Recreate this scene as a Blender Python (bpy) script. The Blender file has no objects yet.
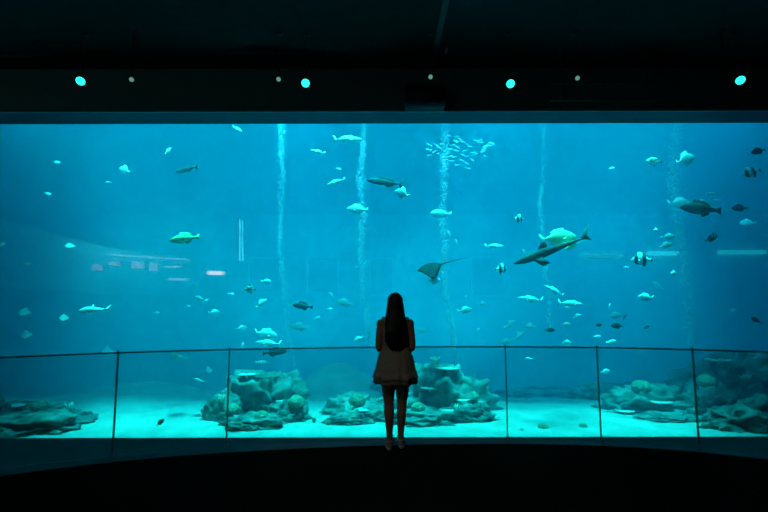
import bpy, bmesh, math, random
from mathutils import Vector, Matrix, noise, Euler
random.seed(7)
S = bpy.context.scene
COL = S.collection
F = 420.0
TILT = math.atan(40.0 / 420.0)
EYE = Vector((0, 0, 1.6))

# ------------------------------------------------------------------ helpers
def at(px, py, Y):
    u = (px - 384) / F; v = -(py - 256) / F
    y = math.cos(TILT) - math.sin(TILT) * v
    z = math.sin(TILT) + math.cos(TILT) * v
    return Vector((u * Y / y, Y, EYE.z + z * Y / y))

def link(name, bm, mat, parent=None, smooth=True):
    bmesh.ops.recalc_face_normals(bm, faces=bm.faces[:])
    me = bpy.data.meshes.new(name); bm.to_mesh(me); bm.free()
    if smooth:
        for p in me.polygons: p.use_smooth = True
    if mat is not None: me.materials.append(mat)
    o = bpy.data.objects.new(name, me); COL.objects.link(o)
    if parent is not None: o.parent = parent
    return o

def empty(name, loc=(0, 0, 0)):
    o = bpy.data.objects.new(name, None); COL.objects.link(o); o.location = loc
    o.empty_display_size = .1
    return o

def tag(o, label, cat, group=None, kind=None):
    o['label'] = label; o['category'] = cat
    if group: o['group'] = group
    if kind: o['kind'] = kind
    return o

def structure(o):
    o['kind'] = 'structure'; return o

def box(bm, x0, x1, y0, y1, z0, z1):
    vs = [bm.verts.new((x, y, z)) for x in (x0, x1) for y in (y0, y1) for z in (z0, z1)]
    for f in ((0, 1, 3, 2), (4, 6, 7, 5), (0, 4, 5, 1), (2, 3, 7, 6), (0, 2, 6, 4), (1, 5, 7, 3)):
        bm.faces.new([vs[i] for i in f])
    return vs

def loft(bm, rings, cap=True):
    rv = [[bm.verts.new(p) for p in r] for r in rings]
    n = len(rv[0])
    for a, b in zip(rv, rv[1:]):
        for i in range(n):
            bm.faces.new((a[i], a[(i + 1) % n], b[(i + 1) % n], b[i]))
    if cap:
        bm.faces.new(rv[0]); bm.faces.new(rv[-1])
    return rv

def tube(bm, pts, rad, n=10):
    pts = [Vector(p) for p in pts]; rings = []
    if not isinstance(rad, (list, tuple)): rad = [rad] * len(pts)
    for i, p in enumerate(pts):
        a = pts[max(i - 1, 0)]; b = pts[min(i + 1, len(pts) - 1)]
        t = (b - a).normalized()
        up = Vector((0, 0, 1)) if abs(t.z) < .95 else Vector((1, 0, 0))
        s = t.cross(up).normalized(); q = s.cross(t)
        rings.append([p + (s * math.cos(2 * math.pi * k / n) + q * math.sin(2 * math.pi * k / n)) * rad[i] for k in range(n)])
    loft(bm, rings)

def ell(bm, c, r, sub=3, rot=None):
    m = Matrix.Translation(c)
    if rot is not None: m = m @ rot.to_matrix().to_4x4()
    m = m @ Matrix.Diagonal((r[0], r[1], r[2], 1))
    return bmesh.ops.create_icosphere(bm, subdivisions=sub, radius=1, matrix=m)['verts']

def capsule(bm, a, ra, b, rb, n=14):
    a = Vector(a); b = Vector(b)
    t = (b - a).normalized(); pts = []; rad = []
    for k in range(5):
        w = math.pi / 2 * k / 4.2
        pts.append(a - t * ra * math.cos(w)); rad.append(max(ra * math.sin(w), ra * .06))
    for k in range(5):
        w = math.pi / 2 * (4 - k) / 4.2
        pts.append(b + t * rb * math.cos(w)); rad.append(max(rb * math.sin(w), rb * .06))
    tube(bm, pts, rad, n)

# ------------------------------------------------------------------ materials
def newmat(name):
    m = bpy.data.materials.new(name); m.use_nodes = True
    nt = m.node_tree; nt.nodes.clear()
    out = nt.nodes.new('ShaderNodeOutputMaterial')
    return m, nt, out

def mat(name, c1, c2=None, rough=.7, scale=6.0, bump=0.0, metal=0.0, coord='Object', bscale=None, detail=4, ior=1.45):
    m, nt, out = newmat(name)
    b = nt.nodes.new('ShaderNodeBsdfPrincipled'); nt.links.new(b.outputs[0], out.inputs[0])
    b.inputs['Roughness'].default_value = rough; b.inputs['Metallic'].default_value = metal
    b.inputs['IOR'].default_value = ior
    tc = nt.nodes.new('ShaderNodeTexCoord')
    if c2 is not None:
        n = nt.nodes.new('ShaderNodeTexNoise'); n.inputs['Scale'].default_value = scale; n.inputs['Detail'].default_value = detail
        nt.links.new(tc.outputs[coord], n.inputs['Vector'])
        r = nt.nodes.new('ShaderNodeValToRGB')
        r.color_ramp.elements[0].position = .35; r.color_ramp.elements[1].position = .65
        r.color_ramp.elements[0].color = (*c1, 1); r.color_ramp.elements[1].color = (*c2, 1)
        nt.links.new(n.outputs['Fac'], r.inputs[0]); nt.links.new(r.outputs[0], b.inputs['Base Color'])
    else:
        b.inputs['Base Color'].default_value = (*c1, 1)
    if bump:
        n2 = nt.nodes.new('ShaderNodeTexNoise'); n2.inputs['Scale'].default_value = bscale or scale * 2; n2.inputs['Detail'].default_value = 5
        nt.links.new(tc.outputs[coord], n2.inputs['Vector'])
        bp = nt.nodes.new('ShaderNodeBump'); bp.inputs['Strength'].default_value = bump; bp.inputs['Distance'].default_value = .05
        nt.links.new(n2.outputs['Fac'], bp.inputs['Height']); nt.links.new(bp.outputs[0], b.inputs['Normal'])
    return m

def emis(name, col, strength):
    m, nt, out = newmat(name)
    e = nt.nodes.new('ShaderNodeEmission'); e.inputs[0].default_value = (*col, 1); e.inputs[1].default_value = strength
    nt.links.new(e.outputs[0], out.inputs[0]); return m

def clear_mat(name, tint, ior=1.49, refl=1.0):
    m, nt, out = newmat(name)
    t = nt.nodes.new('ShaderNodeBsdfTransparent'); t.inputs[0].default_value = (*tint, 1)
    g = nt.nodes.new('ShaderNodeBsdfGlossy'); g.inputs['Roughness'].default_value = 0.0
    f = nt.nodes.new('ShaderNodeFresnel')
    ge = nt.nodes.new('ShaderNodeNewGeometry'); mi = nt.nodes.new('ShaderNodeMath'); mi.operation = 'MULTIPLY_ADD'
    mi.inputs[1].default_value = 1 / ior - ior; mi.inputs[2].default_value = ior
    nt.links.new(ge.outputs['Backfacing'], mi.inputs[0]); nt.links.new(mi.outputs[0], f.inputs[0])
    mu = nt.nodes.new('ShaderNodeMath'); mu.operation = 'MULTIPLY'; mu.inputs[1].default_value = refl
    mx = nt.nodes.new('ShaderNodeMixShader')
    nt.links.new(f.outputs[0], mu.inputs[0]); nt.links.new(mu.outputs[0], mx.inputs[0])
    nt.links.new(t.outputs[0], mx.inputs[1]); nt.links.new(g.outputs[0], mx.inputs[2])
    nt.links.new(mx.outputs[0], out.inputs[0]); return m

def banded(name, c1, c2, n=3.0, thr=.5, axis=0):
    m, nt, out = newmat(name)
    b = nt.nodes.new('ShaderNodeBsdfPrincipled'); nt.links.new(b.outputs[0], out.inputs[0]); b.inputs['Roughness'].default_value = .5
    tc = nt.nodes.new('ShaderNodeTexCoord'); sp = nt.nodes.new('ShaderNodeSeparateXYZ')
    nt.links.new(tc.outputs['Object'], sp.inputs[0])
    w = nt.nodes.new('ShaderNodeMath'); w.operation = 'MULTIPLY_ADD'; w.inputs[1].default_value = n * 2 * math.pi; w.inputs[2].default_value = .6
    s = nt.nodes.new('ShaderNodeMath'); s.operation = 'SINE'
    r = nt.nodes.new('ShaderNodeValToRGB'); r.color_ramp.elements[0].position = thr - .06; r.color_ramp.elements[1].position = thr + .06
    r.color_ramp.elements[0].color = (*c1, 1); r.color_ramp.elements[1].color = (*c2, 1)
    q = nt.nodes.new('ShaderNodeMath'); q.operation = 'MULTIPLY_ADD'; q.inputs[1].default_value = .5; q.inputs[2].default_value = .5
    nt.links.new(sp.outputs[axis], w.inputs[0]); nt.links.new(w.outputs[0], s.inputs[0]); nt.links.new(s.outputs[0], q.inputs[0])
    nt.links.new(q.outputs[0], r.inputs[0]); nt.links.new(r.outputs[0], b.inputs['Base Color'])
    return m

def volmat(name, scol, sden, acol=None, aden=0, g=.2):
    m, nt, out = newmat(name)
    s = nt.nodes.new('ShaderNodeVolumeScatter'); s.inputs['Color'].default_value = (*scol, 1)
    s.inputs['Density'].default_value = sden; s.inputs['Anisotropy'].default_value = g
    last = s
    if aden:
        a = nt.nodes.new('ShaderNodeVolumeAbsorption'); a.inputs['Color'].default_value = (*acol, 1); a.inputs['Density'].default_value = aden
        ad = nt.nodes.new('ShaderNodeAddShader'); nt.links.new(s.outputs[0], ad.inputs[0]); nt.links.new(a.outputs[0], ad.inputs[1]); last = ad
    nt.links.new(last.outputs[0], out.inputs['Volume']); return m

M = dict(
    carpet=mat('carpet', (.010, .012, .006), (.017, .02, .010), 1, 60, .4, ior=1.05),
    hallfloor=mat('hall_floor', (.08, .10, .09), (.10, .12, .11), .7, 8),
    ledge=mat('ledge_stone', (.10, .13, .11), (.12, .15, .13), .7, 9, ior=1.3),
    nosing=mat('nosing_metal', (.10, .10, .10), None, .45, metal=.6),
    black=mat('black_paint', (.012, .014, .014), (.018, .02, .02), .8, 3),
    bulk=mat('bulkhead_paint', (.15, .18, .18), (.17, .20, .20), .75, 3),
    trim=mat('painted_steel', (.30, .33, .36), None, .4),
    soffit=mat('soffit_paint', (.06, .085, .12), (.07, .095, .13), .6, 2),
    rail=mat('rail_metal', (.22, .24, .25), None, .35, metal=.8),
    post=mat('post_metal', (.16, .18, .18), None, .3, metal=.7),
    glass=clear_mat('rail_glass', (.90, .93, .93), 1.45),
    acrylic=clear_mat('acrylic', (.97, .98, .98), 1.49),
    sand=mat('sand', (.36, .37, .32), (.47, .47, .42), .9, 1.6, .5, bscale=5),
    tankwall=mat('tank_wall', (.74, .76, .75), (.82, .84, .83), .9, .5, .3, bscale=.8),
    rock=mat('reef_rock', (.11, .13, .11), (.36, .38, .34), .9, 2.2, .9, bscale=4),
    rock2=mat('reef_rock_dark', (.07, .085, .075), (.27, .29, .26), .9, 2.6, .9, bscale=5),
    coral_pale=mat('pale_coral', (.62, .62, .50), (.85, .84, .72), .8, 6, .6),
    coral_brown=mat('brown_coral', (.22, .20, .13), (.42, .38, .26), .85, 8, .7),
    silver=mat('silver_scales', (.72, .76, .78), (.92, .94, .95), .4, 5),
    white=mat('white_scales', (.86, .88, .88), (.96, .96, .95), .5, 5),
    grey=mat('grey_scales', (.035, .04, .04), (.08, .085, .08), .8, 6, ior=1.2),
    dark=mat('dark_scales', (.012, .015, .015), (.03, .034, .03), .8, 6, ior=1.15),
    pale=mat('pale_skin', (.45, .50, .48), (.60, .64, .60), .6, 5),
    green=mat('olive_scales', (.30, .36, .10), (.62, .66, .28), .55, 7),
    yellow=mat('yellowish_scales', (.55, .60, .25), (.80, .82, .48), .5, 6),
    band=banded('black_white_bands', (.03, .03, .03), (.95, .95, .93), 2.6, .42),
    spot=mat('spotted_scales', (.03, .035, .03), (.90, .92, .88), .5, 4.5, detail=2),
    skin=mat('skin', (.42, .25, .17), (.46, .28, .19), .5, 5),
    hair=mat('dark_hair', (.006, .005, .005), (.018, .013, .010), .45, 30),
    dress=mat('pale_lace', (.44, .42, .33), (.54, .51, .42), .9, 45, .5, bscale=90),
    top=mat('pale_top', (.40, .38, .31), (.48, .46, .38), .9, 60, .4, bscale=90),
    shoe=mat('shoe', (.62, .56, .48), None, .6),
    sole=mat('shoe_sole', (.12, .10, .09), None, .8),
    eyew=mat('eye_white', (.8, .8, .78), None, .2), eyed=mat('iris', (.03, .015, .01), None, .2),
    lip=mat('lips', (.4, .12, .11), None, .5),
    lamp_body=mat('lamp_housing', (.02, .02, .022), None, .5),
    white_wall=mat('display_wall', (.55, .58, .58), (.62, .65, .65), .8, 1),
)
M['lens_on'] = emis('lamp_lens_bright', (.02, .80, .68), 2.2)
M['lens_dim'] = emis('lamp_lens_dim', (.22, .62, .50), .55)
M['lens_off'] = mat('lamp_lens_off', (.10, .12, .12), None, .3)

# ------------------------------------------------------------------ camera, world
cam = bpy.data.cameras.new('camera'); co = bpy.data.objects.new('camera', cam); COL.objects.link(co)
cam.sensor_width = 36; cam.lens = F / 768 * 36; cam.clip_end = 200
co.location = EYE; co.rotation_euler = (math.pi / 2 + TILT, math.radians(.12), math.radians(0))
S.camera = co
w = bpy.data.worlds.new('world'); S.world = w; w.use_nodes = True
w.node_tree.nodes['Background'].inputs[0].default_value = (0, 0, 0, 1)
S.view_settings.view_transform = 'Standard'; S.view_settings.look = 'None'
S.view_settings.gamma = 1; S.view_settings.use_curve_mapping = False
S.view_settings.exposure = -0.22
cy = S.cycles
cy.use_denoising = True
try: cy.denoiser = 'OPENIMAGEDENOISE'
except Exception: pass
cy.max_bounces = 8; cy.diffuse_bounces = 3; cy.glossy_bounces = 3; cy.transmission_bounces = 4
cy.volume_bounces = 2; cy.transparent_max_bounces = 40
cy.sample_clamp_indirect = 6

# ------------------------------------------------------------------ hall shell
GY = 11.0                                   # inner face of the acrylic
GZ0 = at(384, 437.3, 10.7).z; GZ1 = at(384, 123.6, 11.0).z
HX = 36.0; HY0 = -9.0; HF = GZ0 - .35; HC = 7.6
WX = 15.5
SOFY = 10.28
bm = bmesh.new(); box(bm, -HX, HX, HY0, GY, HF - .2, HF); structure(link('floor', bm, M['hallfloor'], smooth=False))
bm = bmesh.new(); box(bm, -HX, HX, HY0, GY, HC, HC + .2); structure(link('ceiling', bm, M['black'], smooth=False))
bm = bmesh.new(); box(bm, -HX - .2, -HX, HY0, GY, HF, HC); structure(link('wall_left', bm, M['black'], smooth=False))
bm = bmesh.new(); box(bm, HX, HX + .2, HY0, GY, HF, HC); structure(link('wall_right', bm, M['black'], smooth=False))
bm = bmesh.new(); box(bm, -HX, HX, HY0 - .2, HY0, HF, HC); structure(link('wall_back', bm, M['black'], smooth=False))
ZB = at(384, 86, SOFY).z
bm = bmesh.new()
box(bm, -HX, HX, SOFY, GY, GZ1 + .04, ZB)                      # bulkhead above the window
box(bm, -HX, HX, GY - .4, GY, ZB, HC)
box(bm, -HX, HX, 10.45, 10.7, HF, GZ0); box(bm, -HX, HX, 10.7, GY, HF, GZ0 - .32)                             # sill wall below it
box(bm, -HX, -WX, SOFY, GY, GZ0 - .32, GZ1 + .04); box(bm, WX, HX, SOFY, GY, GZ0 - .32, GZ1 + .04)
structure(link('wall_front', bm, M['bulk'], smooth=False))
bm = bmesh.new(); box(bm, -WX, WX, SOFY + .02, GY, GZ1, GZ1 + .04); structure(link('trim_1', bm, M['soffit'], smooth=False))
bm = bmesh.new(); box(bm, -WX, WX, SOFY - .02, SOFY + .02, GZ1 - .0, GZ1 + .035); structure(link('trim_2', bm, M['trim'], smooth=False))
bm = bmesh.new(); box(bm, -WX, WX, 10.703, GY - .002, GZ0 - .32, GZ1)
structure(link('window_1', bm, M['acrylic'], smooth=False))

# ceiling beams / ducts / hanging box
BX = at(437, 45, 9.6)
bm = bmesh.new(); tube(bm, [(BX.x, -2, BX.z), (BX.x, 10.5, BX.z)], .075, 14)
for y in (1, 4, 7, 10): box(bm, BX.x - .015, BX.x + .015, y - .015, y + .015, BX.z, HC)
tag(link('ceiling_duct', bm, mat('grey_duct', (.10, .12, .12), None, .6)), 'thin dark grey pipe running along the black ceiling towards the tank', 'pipe')
a = at(406, 84, 9.7); b = at(447, 102, 9.7)
hb = tag(empty('ceiling_speaker', ((a.x + b.x) / 2, 9.9, (a.z + b.z) / 2)), 'black box speaker hung on the bulkhead above the window', 'speaker')
bm = bmesh.new(); hw = (b.x - a.x) / 2; hh = (a.z - b.z) / 2; box(bm, -hw, hw, -.2, .32, -hh, hh)
bmesh.ops.bevel(bm, geom=bm.edges[:], offset=.02, segments=2, affect='EDGES'); link('cabinet', bm, M['black'], hb)
bm = bmesh.new(); box(bm, -hw * .9, hw * .9, -.215, -.2, -hh * .85, hh * .85); link('grille', bm, M['lamp_body'], hb)
# faint battens under the ceiling
for k, (x0, x1, yy, lab) in enumerate(((-30, 60, 55, 'left'), (215, 300, 53, 'middle'), (552, 665, 84, 'right'), (552, 660, 101, 'low'))):
    Yb = 9.9 - .12 * k; p0 = at(x0, yy, Yb); p1 = at(x1, yy, Yb)
    bm = bmesh.new(); tube(bm, [p0, p1], .018, 8)
    for q in (.1, .9):
        c = p0.lerp(p1, q); box(bm, c.x - .01, c.x + .01, c.y - .01, c.y + .01, c.z, HC)
    tag(link('lighting_rail', bm, mat('track_metal_%s' % lab, (.05, .055, .055), None, .5)),
        {'left': 'dark lighting track at the far left, above the leftmost bright lamp', 'middle': 'dark lighting track left of centre high under the ceiling',
         'right': 'upper of two dark tracks above the right half of the window', 'low': 'lower of two dark tracks above the right half of the window'}[lab], 'lighting track', 'lighting tracks under the ceiling')

# spotlights
def spotlight(px, py, r, lens, aim, label, group, light=0, Y=9.0):
    p = at(px, py, Y)
    root = tag(empty('ceiling_spotlight', p), label, 'spotlight', group)
    d = (Vector(aim)).normalized()
    q = d.to_track_quat('-Z', 'Y').to_matrix().to_4x4()
    L = r * 2.4
    bm = bmesh.new()
    rings = []
    for z, rr in ((.004, r * .92), (0, r * 1.12), (L * .25, r * 1.16), (L * .8, r * 1.05), (L, r * .7)):
        rings.append([q @ Vector((math.cos(t * math.pi / 10) * rr, math.sin(t * math.pi / 10) * rr, z)) for t in range(20)])
    loft(bm, rings); link('housing', bm, M['lamp_body'], root)
    bm = bmesh.new()
    rings = []
    for z, rr in ((-.004, r * .25), (-.012, r * .7), (-.004, r * .98), (.0, r)):
        rings.append([q @ Vector((math.cos(t * math.pi / 10) * rr, math.sin(t * math.pi / 10) * rr, z)) for t in range(20)])
    loft(bm, rings); link('lens', bm, lens, root)
    bm = bmesh.new()
    top = q @ Vector((0, 0, L * .55))
    tube(bm, [top, (top.x, top.y, top.z + r * 2), (top.x, top.y, HC - p.z)], .014, 8)
    link('stem', bm, M['lamp_body'], root)
    bm = bmesh.new(); box(bm, top.x - .06, top.x + .06, top.y - .06, top.y + .06, HC - p.z - .05, HC - p.z)
    link('ceiling_mount', bm, M['lamp_body'], root)
    if light:
        ld = bpy.data.lights.new('spotlight_beam', 'SPOT'); ld.energy = light; ld.color = (.05, 1, .85); ld.spot_size = math.radians(70); ld.spot_blend = .8; ld.shadow_soft_size = r
        lo = bpy.data.objects.new('beam', ld); COL.objects.link(lo); lo.parent = root
        lo.matrix_local = Matrix.Translation(d * .04) @ d.to_track_quat('-Z', 'Y').to_matrix().to_4x4()
for px, py, lab in ((81, 80.5, 'bright turquoise spotlight, the leftmost lamp above the window'),
                    (306, 83, 'bright turquoise spotlight left of centre above the window'),
                    (511, 84, 'bright turquoise spotlight right of the pipe and hung speaker'),
                    (741, 81, 'bright turquoise spotlight, the rightmost lamp above the window')):
    aimx = (384 - px) / 384 * .5
    spotlight(px, py, .092, M['lens_on'], (aimx, -1.0, -.75), lab, 'bright turquoise spotlights', 14)
for px, py, lab in ((132, 79, 'small dim spotlight just right of the leftmost bright lamp'),
                    (279, 79, 'small dim spotlight close beside the bright lamp left of centre'),
                    (431, 77, 'small dim round spotlight right above the hung black speaker'),
                    (578, 78.5, 'small dim spotlight right of centre between two bright lamps'),
                    (727, 79.5, 'faintest small spotlight just left of the rightmost bright lamp')):
    spotlight(px, py, .048, M['lens_off'] if px == 727 else M['lens_dim'], ((384 - px) / 384 * .7, -1.0, -.55), lab, 'small dim spotlights')
# small ceiling camera by the pipe
p = at(447, 51, 9.3)
r_ = tag(empty('ceiling_camera', p), 'tiny dark security camera beside the end of the ceiling pipe', 'camera')
bm = bmesh.new(); capsule(bm, (0, -.07, 0), .035, (0, .06, .01), .04); link('body', bm, M['trim'], r_)
bm = bmesh.new(); tube(bm, [(0, .02, .03), (0, .02, HC - p.z)], .012, 8); link('bracket', bm, M['lamp_body'], r_)

# ------------------------------------------------------------------ platform and balustrade
def interp(tab, x):
    for (x0, y0), (x1, y1) in zip(tab, tab[1:]):
        if x <= x1: return y0 + (y1 - y0) * (x - x0) / (x1 - x0)
    return tab[-1][1]
def curve(tab, k=1.016, n=81):
    # smooth plan curve through (px, depth) pairs -> list of world xy
    raw = [((px - 384) / F * d / k, d) for px, d in tab]
    # least squares quartic y(x)
    import numpy as np
    X = np.array([r[0] for r in raw]); Y = np.array([r[1] for r in raw])
    c = np.polyfit(X, Y, 4 if len(raw) > 6 else 2)
    x0, x1 = X.min(), X.max()
    return [(x0 + (x1 - x0) * i / (n - 1), float(np.polyval(c, x0 + (x1 - x0) * i / (n - 1)))) for i in range(n)]
RT = [(-330, 3.1), (-150, 3.62), (0, 4.09), (118, 4.38), (229, 4.67), (384, 4.86), (505, 4.87), (598, 4.75), (692, 4.55), (768, 4.36), (900, 3.95), (1080, 3.35)]
ET = [(-330, 2.95), (-150, 3.47), (0, 3.94), (96, 4.18), (192, 4.42), (288, 4.60), (384, 4.72), (480, 4.74), (576, 4.67), (672, 4.53), (768, 4.28), (900, 3.85), (1080, 3.25)]
RC = curve(RT); EC = curve(ET, 1.04)
def strip_solid(bm, c, back, z0, z1):
    top = [bm.verts.new((x, y, z1)) for x, y in c]; bot = [bm.verts.new((x, y, z0)) for x, y in c]
    tb = [bm.verts.new((x, back if not callable(back) else back(i), z1)) for i, (x, y) in enumerate(c)]
    bb = [bm.verts.new((x, back if not callable(back) else back(i), z0)) for i, (x, y) in enumerate(c)]
    n = len(c)
    for i in range(n - 1):
        bm.faces.new((top[i], top[i + 1], tb[i + 1], tb[i])); bm.faces.new((bot[i], bb[i], bb[i + 1], bot[i + 1]))
        bm.faces.new((top[i], bot[i], bot[i + 1], top[i + 1])); bm.faces.new((tb[i], tb[i + 1], bb[i + 1], bb[i]))
    bm.faces.new((top[0], tb[0], bb[0], bot[0])); bm.faces.new((top[-1], bot[-1], bb[-1], tb[-1]))
bm = bmesh.new(); strip_solid(bm, EC, HY0, HF, 0); o = structure(link('platform', bm, M['carpet'], smooth=False)); o['label'] = 'dark carpeted viewing platform with a curved front edge'
LC = [(x, 4.962) for x, y in RC]
def eback(i):
    x = LC[i][0]
    return interp([(a_, b_) for a_, b_ in EC], x) - .02
bm = bmesh.new(); strip_solid(bm, LC, eback, HF, -.006); structure(link('platform_ledge', bm, M['ledge'], smooth=False))
bm = bmesh.new(); tube(bm, [(x, y, -.004) for x, y in EC], .008, 6); structure(link('trim_3', bm, M['nosing']))

bal = tag(empty('glass_balustrade', (0, 4.66, -.006)), 'frameless curved glass balustrade with thin dark handrail along the platform edge', 'railing')
bal_off = Vector((0, -4.66, .006))
RZ = 1.02
rcv = lambda x: interp(RC, x)
bm = bmesh.new(); tube(bm, [Vector((x, y, RZ)) + bal_off for x, y in RC], .0075, 10); link('handrail', bm, M['rail'], bal)
def xat(px):      # plan x where the rail is seen at pixel column px
    lo, hi = RC[0][0], RC[-1][0]
    for _ in range(40):
        mid = (lo + hi) / 2
        if 384 + F * 1.016 * mid / rcv(mid) < px: lo = mid
        else: hi = mid
    return lo
posts = [xat(p_) for p_ in (-300, -150, -10, 0, 118.5, 229.5)] + [xat(505), xat(596.5), xat(692), xat(800), xat(900), xat(1010)]
posts = [x for i, x in enumerate(posts) if i not in (3,)]
for x in posts:
    y = rcv(x); bm = bmesh.new()
    box(bm, x - .0042, x + .0042, y - .012 - 4.66, y + .012 - 4.66, 0, RZ + .035)
    po = link('post', bm, M['post'], bal, smooth=False)
    bm = bmesh.new(); box(bm, x - .012, x + .012, y - .02 - 4.66, y + .02 - 4.66, 0, .04)
    link('clamp', bm, M['trim'], po, smooth=False)
xe = [posts[0]] + posts[1:]
allx = sorted(posts)
for x0, x1 in zip(allx, allx[1:]):
    g = .009; n = 16
    bm = bmesh.new()
    c = [(x0 + g + (x1 - x0 - 2 * g) * i / n, 0) for i in range(n + 1)]
    c = [(x, rcv(x) - 4.66 + .005) for x, _ in c]
    strip_solid(bm, c, lambda i, c=c: c[i][1] - .010, .004, RZ + .02)
    link('glass_panel', bm, M['glass'], bal, smooth=False)

# ------------------------------------------------------------------ tank shell
TB = 25.0; TX = 24.0; TT = 22.0
def hill(x, y):
    h = GZ0 - .11
    d = max(0, y - 11.8)
    h += .10 * noise.noise(Vector((x * .5, y * .5, 3))) * min(1, d) - .20 * max(0, y - 14.5)
    h += .06 * math.exp(-((x + 4) ** 2 / 20 + (y - 13) ** 2 / 2))
    h += 1.5 * math.exp(-((x + 2.0) ** 2 / 3.4 + (y - 18.5) ** 2 / 4)) * (1 + .25 * noise.noise(Vector((x * 1.5, y * 1.5, 0)))) + .7 * math.exp(-((x + 9.5) ** 2 / 8 + (y - 17.5) ** 2 / 6))
    return h
bm = bmesh.new()
nx, ny = 120, 60
vs = [[bm.verts.new((-TX + 2 * TX * i / nx, GY + (TB - GY) * j / ny, hill(-TX + 2 * TX * i / nx, GY + (TB - GY) * j / ny))) for i in range(nx + 1)] for j in range(ny + 1)]
for j in range(ny):
    for i in range(nx): bm.faces.new((vs[j][i], vs[j][i + 1], vs[j + 1][i + 1], vs[j + 1][i]))
o = link('sand_bed', bm, M['sand']); structure(o); o['label'] = 'pale rippled sand bed on the tank floor'
bm = bmesh.new(); box(bm, -TX, TX, TB, TB + .3, GZ0 - 4.2, TT + .3); structure(link('wall_tank_back', bm, M['tankwall'], smooth=False))
bm = bmesh.new(); box(bm, -TX - .3, -TX, GY, TB, GZ0 - 4.2, TT + .3); structure(link('wall_tank_left', bm, M['tankwall'], smooth=False))
bm = bmesh.new(); box(bm, TX, TX + .3, GY, TB, GZ0 - 4.2, TT + .3); structure(link('wall_tank_right', bm, M['tankwall'], smooth=False))
bm = bmesh.new(); box(bm, -TX, TX, GY, GY + .1, HC, TT + .3); structure(link('wall_tank_front', bm, M['tankwall'], smooth=False))
bm = bmesh.new(); box(bm, -TX - .5, TX + .5, GY, TB + .5, TT + .3, TT + .5); structure(link('wall_tank_roof', bm, M['black'], smooth=False))
bm = bmesh.new(); box(bm, -TX + .001, TX - .001, GY + .001, TB + .01, GZ0 - 4, TT)
WATER = volmat('clear_blue_water', (0.0, .66, 1.0), .055, (.0, .80, .93), .16, g=.25)
o = structure(link('water', bm, WATER, smooth=False)); o['label'] = 'clear blue water filling the tank'

# ------------------------------------------------------------------ lights of the tank, some added as unseen fill
def area(name, loc, sx, sy, e, col, rot=(0, 0, 0)):
    l = bpy.data.lights.new(name, 'AREA'); l.shape = 'RECTANGLE'; l.size = sx; l.size_y = sy; l.energy = e; l.color = col
    o = bpy.data.objects.new(name, l); COL.objects.link(o); o.location = loc; o.rotation_euler = rot; return o
def spot(name, loc, target, e, col, size, blend=.9, soft=.3):
    l = bpy.data.lights.new(name, 'SPOT'); l.energy = e; l.color = col; l.spot_size = math.radians(size); l.spot_blend = blend; l.shadow_soft_size = soft
    o = bpy.data.objects.new(name, l); COL.objects.link(o); o.location = loc
    o.rotation_euler = (Vector(target) - Vector(loc)).to_track_quat('-Z', 'Y').to_euler(); return o
CY = (.75, 1.0, .98)

def strip_lamp(loc, sx, sy, e, col, spread, target=None):
    o = area('tank_lamp_and_fill', loc, sx, sy, e, col)
    o.data.spread = math.radians(spread)
    if target is not None: o.rotation_euler = (Vector(target) - Vector(loc)).to_track_quat('-Z', 'Y').to_euler()
    return o
area('tank_lamp_and_fill', (0, 17.5, 19), 40, 9, 600, (.03, .94, 1.0))
strip_lamp((0.0, 12.4, 15), 18, 1.8, 2050, (.03, 1.0, .96), 17)
strip_lamp((0.0, 11.5, 9.2), 17, .4, 560, (.06, .98, 1.0), 60, (0, 16.0, 2.2))  # unseen front strip added to brighten fish and plumes
spot('tank_flood_and_fill', (-8.5, 15, 19), (-9.6, 25, 5.0), 2700, (.02, .98, 1.0), 30)
spot('tank_flood_and_fill', (10, 15, 19), (12.2, 25, 5.6), 4000, (.02, .62, 1.0), 28)
spot('tank_flood_and_fill', (4, 11.6, 10.5), (4.5, 25, 1.0), 8500, (.02, .90, 1.0), 50)  # this and the next three: unseen front fill added to brighten the water
spot('tank_flood_and_fill', (-3, 11.6, 10.5), (-3.5, 25, .5), 8000, (.02, .90, 1.0), 50)
spot('tank_flood_and_fill', (12, 11.6, 10.5), (13, 25, 0), 9500, (.02, .80, 1.0), 55)
spot('tank_flood_and_fill', (-12, 11.6, 10.5), (-13, 25, 0), 10000, (.02, 1.0, .92), 55)
spot('tank_up_fill', (3.5, 19.5, -2.5), (4.0, 25, 4), 1500, (.02, .90, 1.0), 110, 1, 1.0)  # pair of upward fills added low in the tank to brighten mid water
spot('tank_up_fill', (-4.5, 19.5, -2.5), (-4.5, 25, 4), 1500, (.02, .90, 1.0), 110, 1, 1.0)
area('tank_side_fill', (-15, 14.5, 16), 9, 5, 520, (.02, 1.0, .95), (0, math.radians(0), 0)).data.spread = math.radians(90)  # pair of overhead fills added to lift the dark water at both sides
area('tank_side_fill', (15, 14.5, 16), 9, 5, 520, (.02, .95, 1.0), (0, math.radians(0), 0)).data.spread = math.radians(90)

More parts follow.
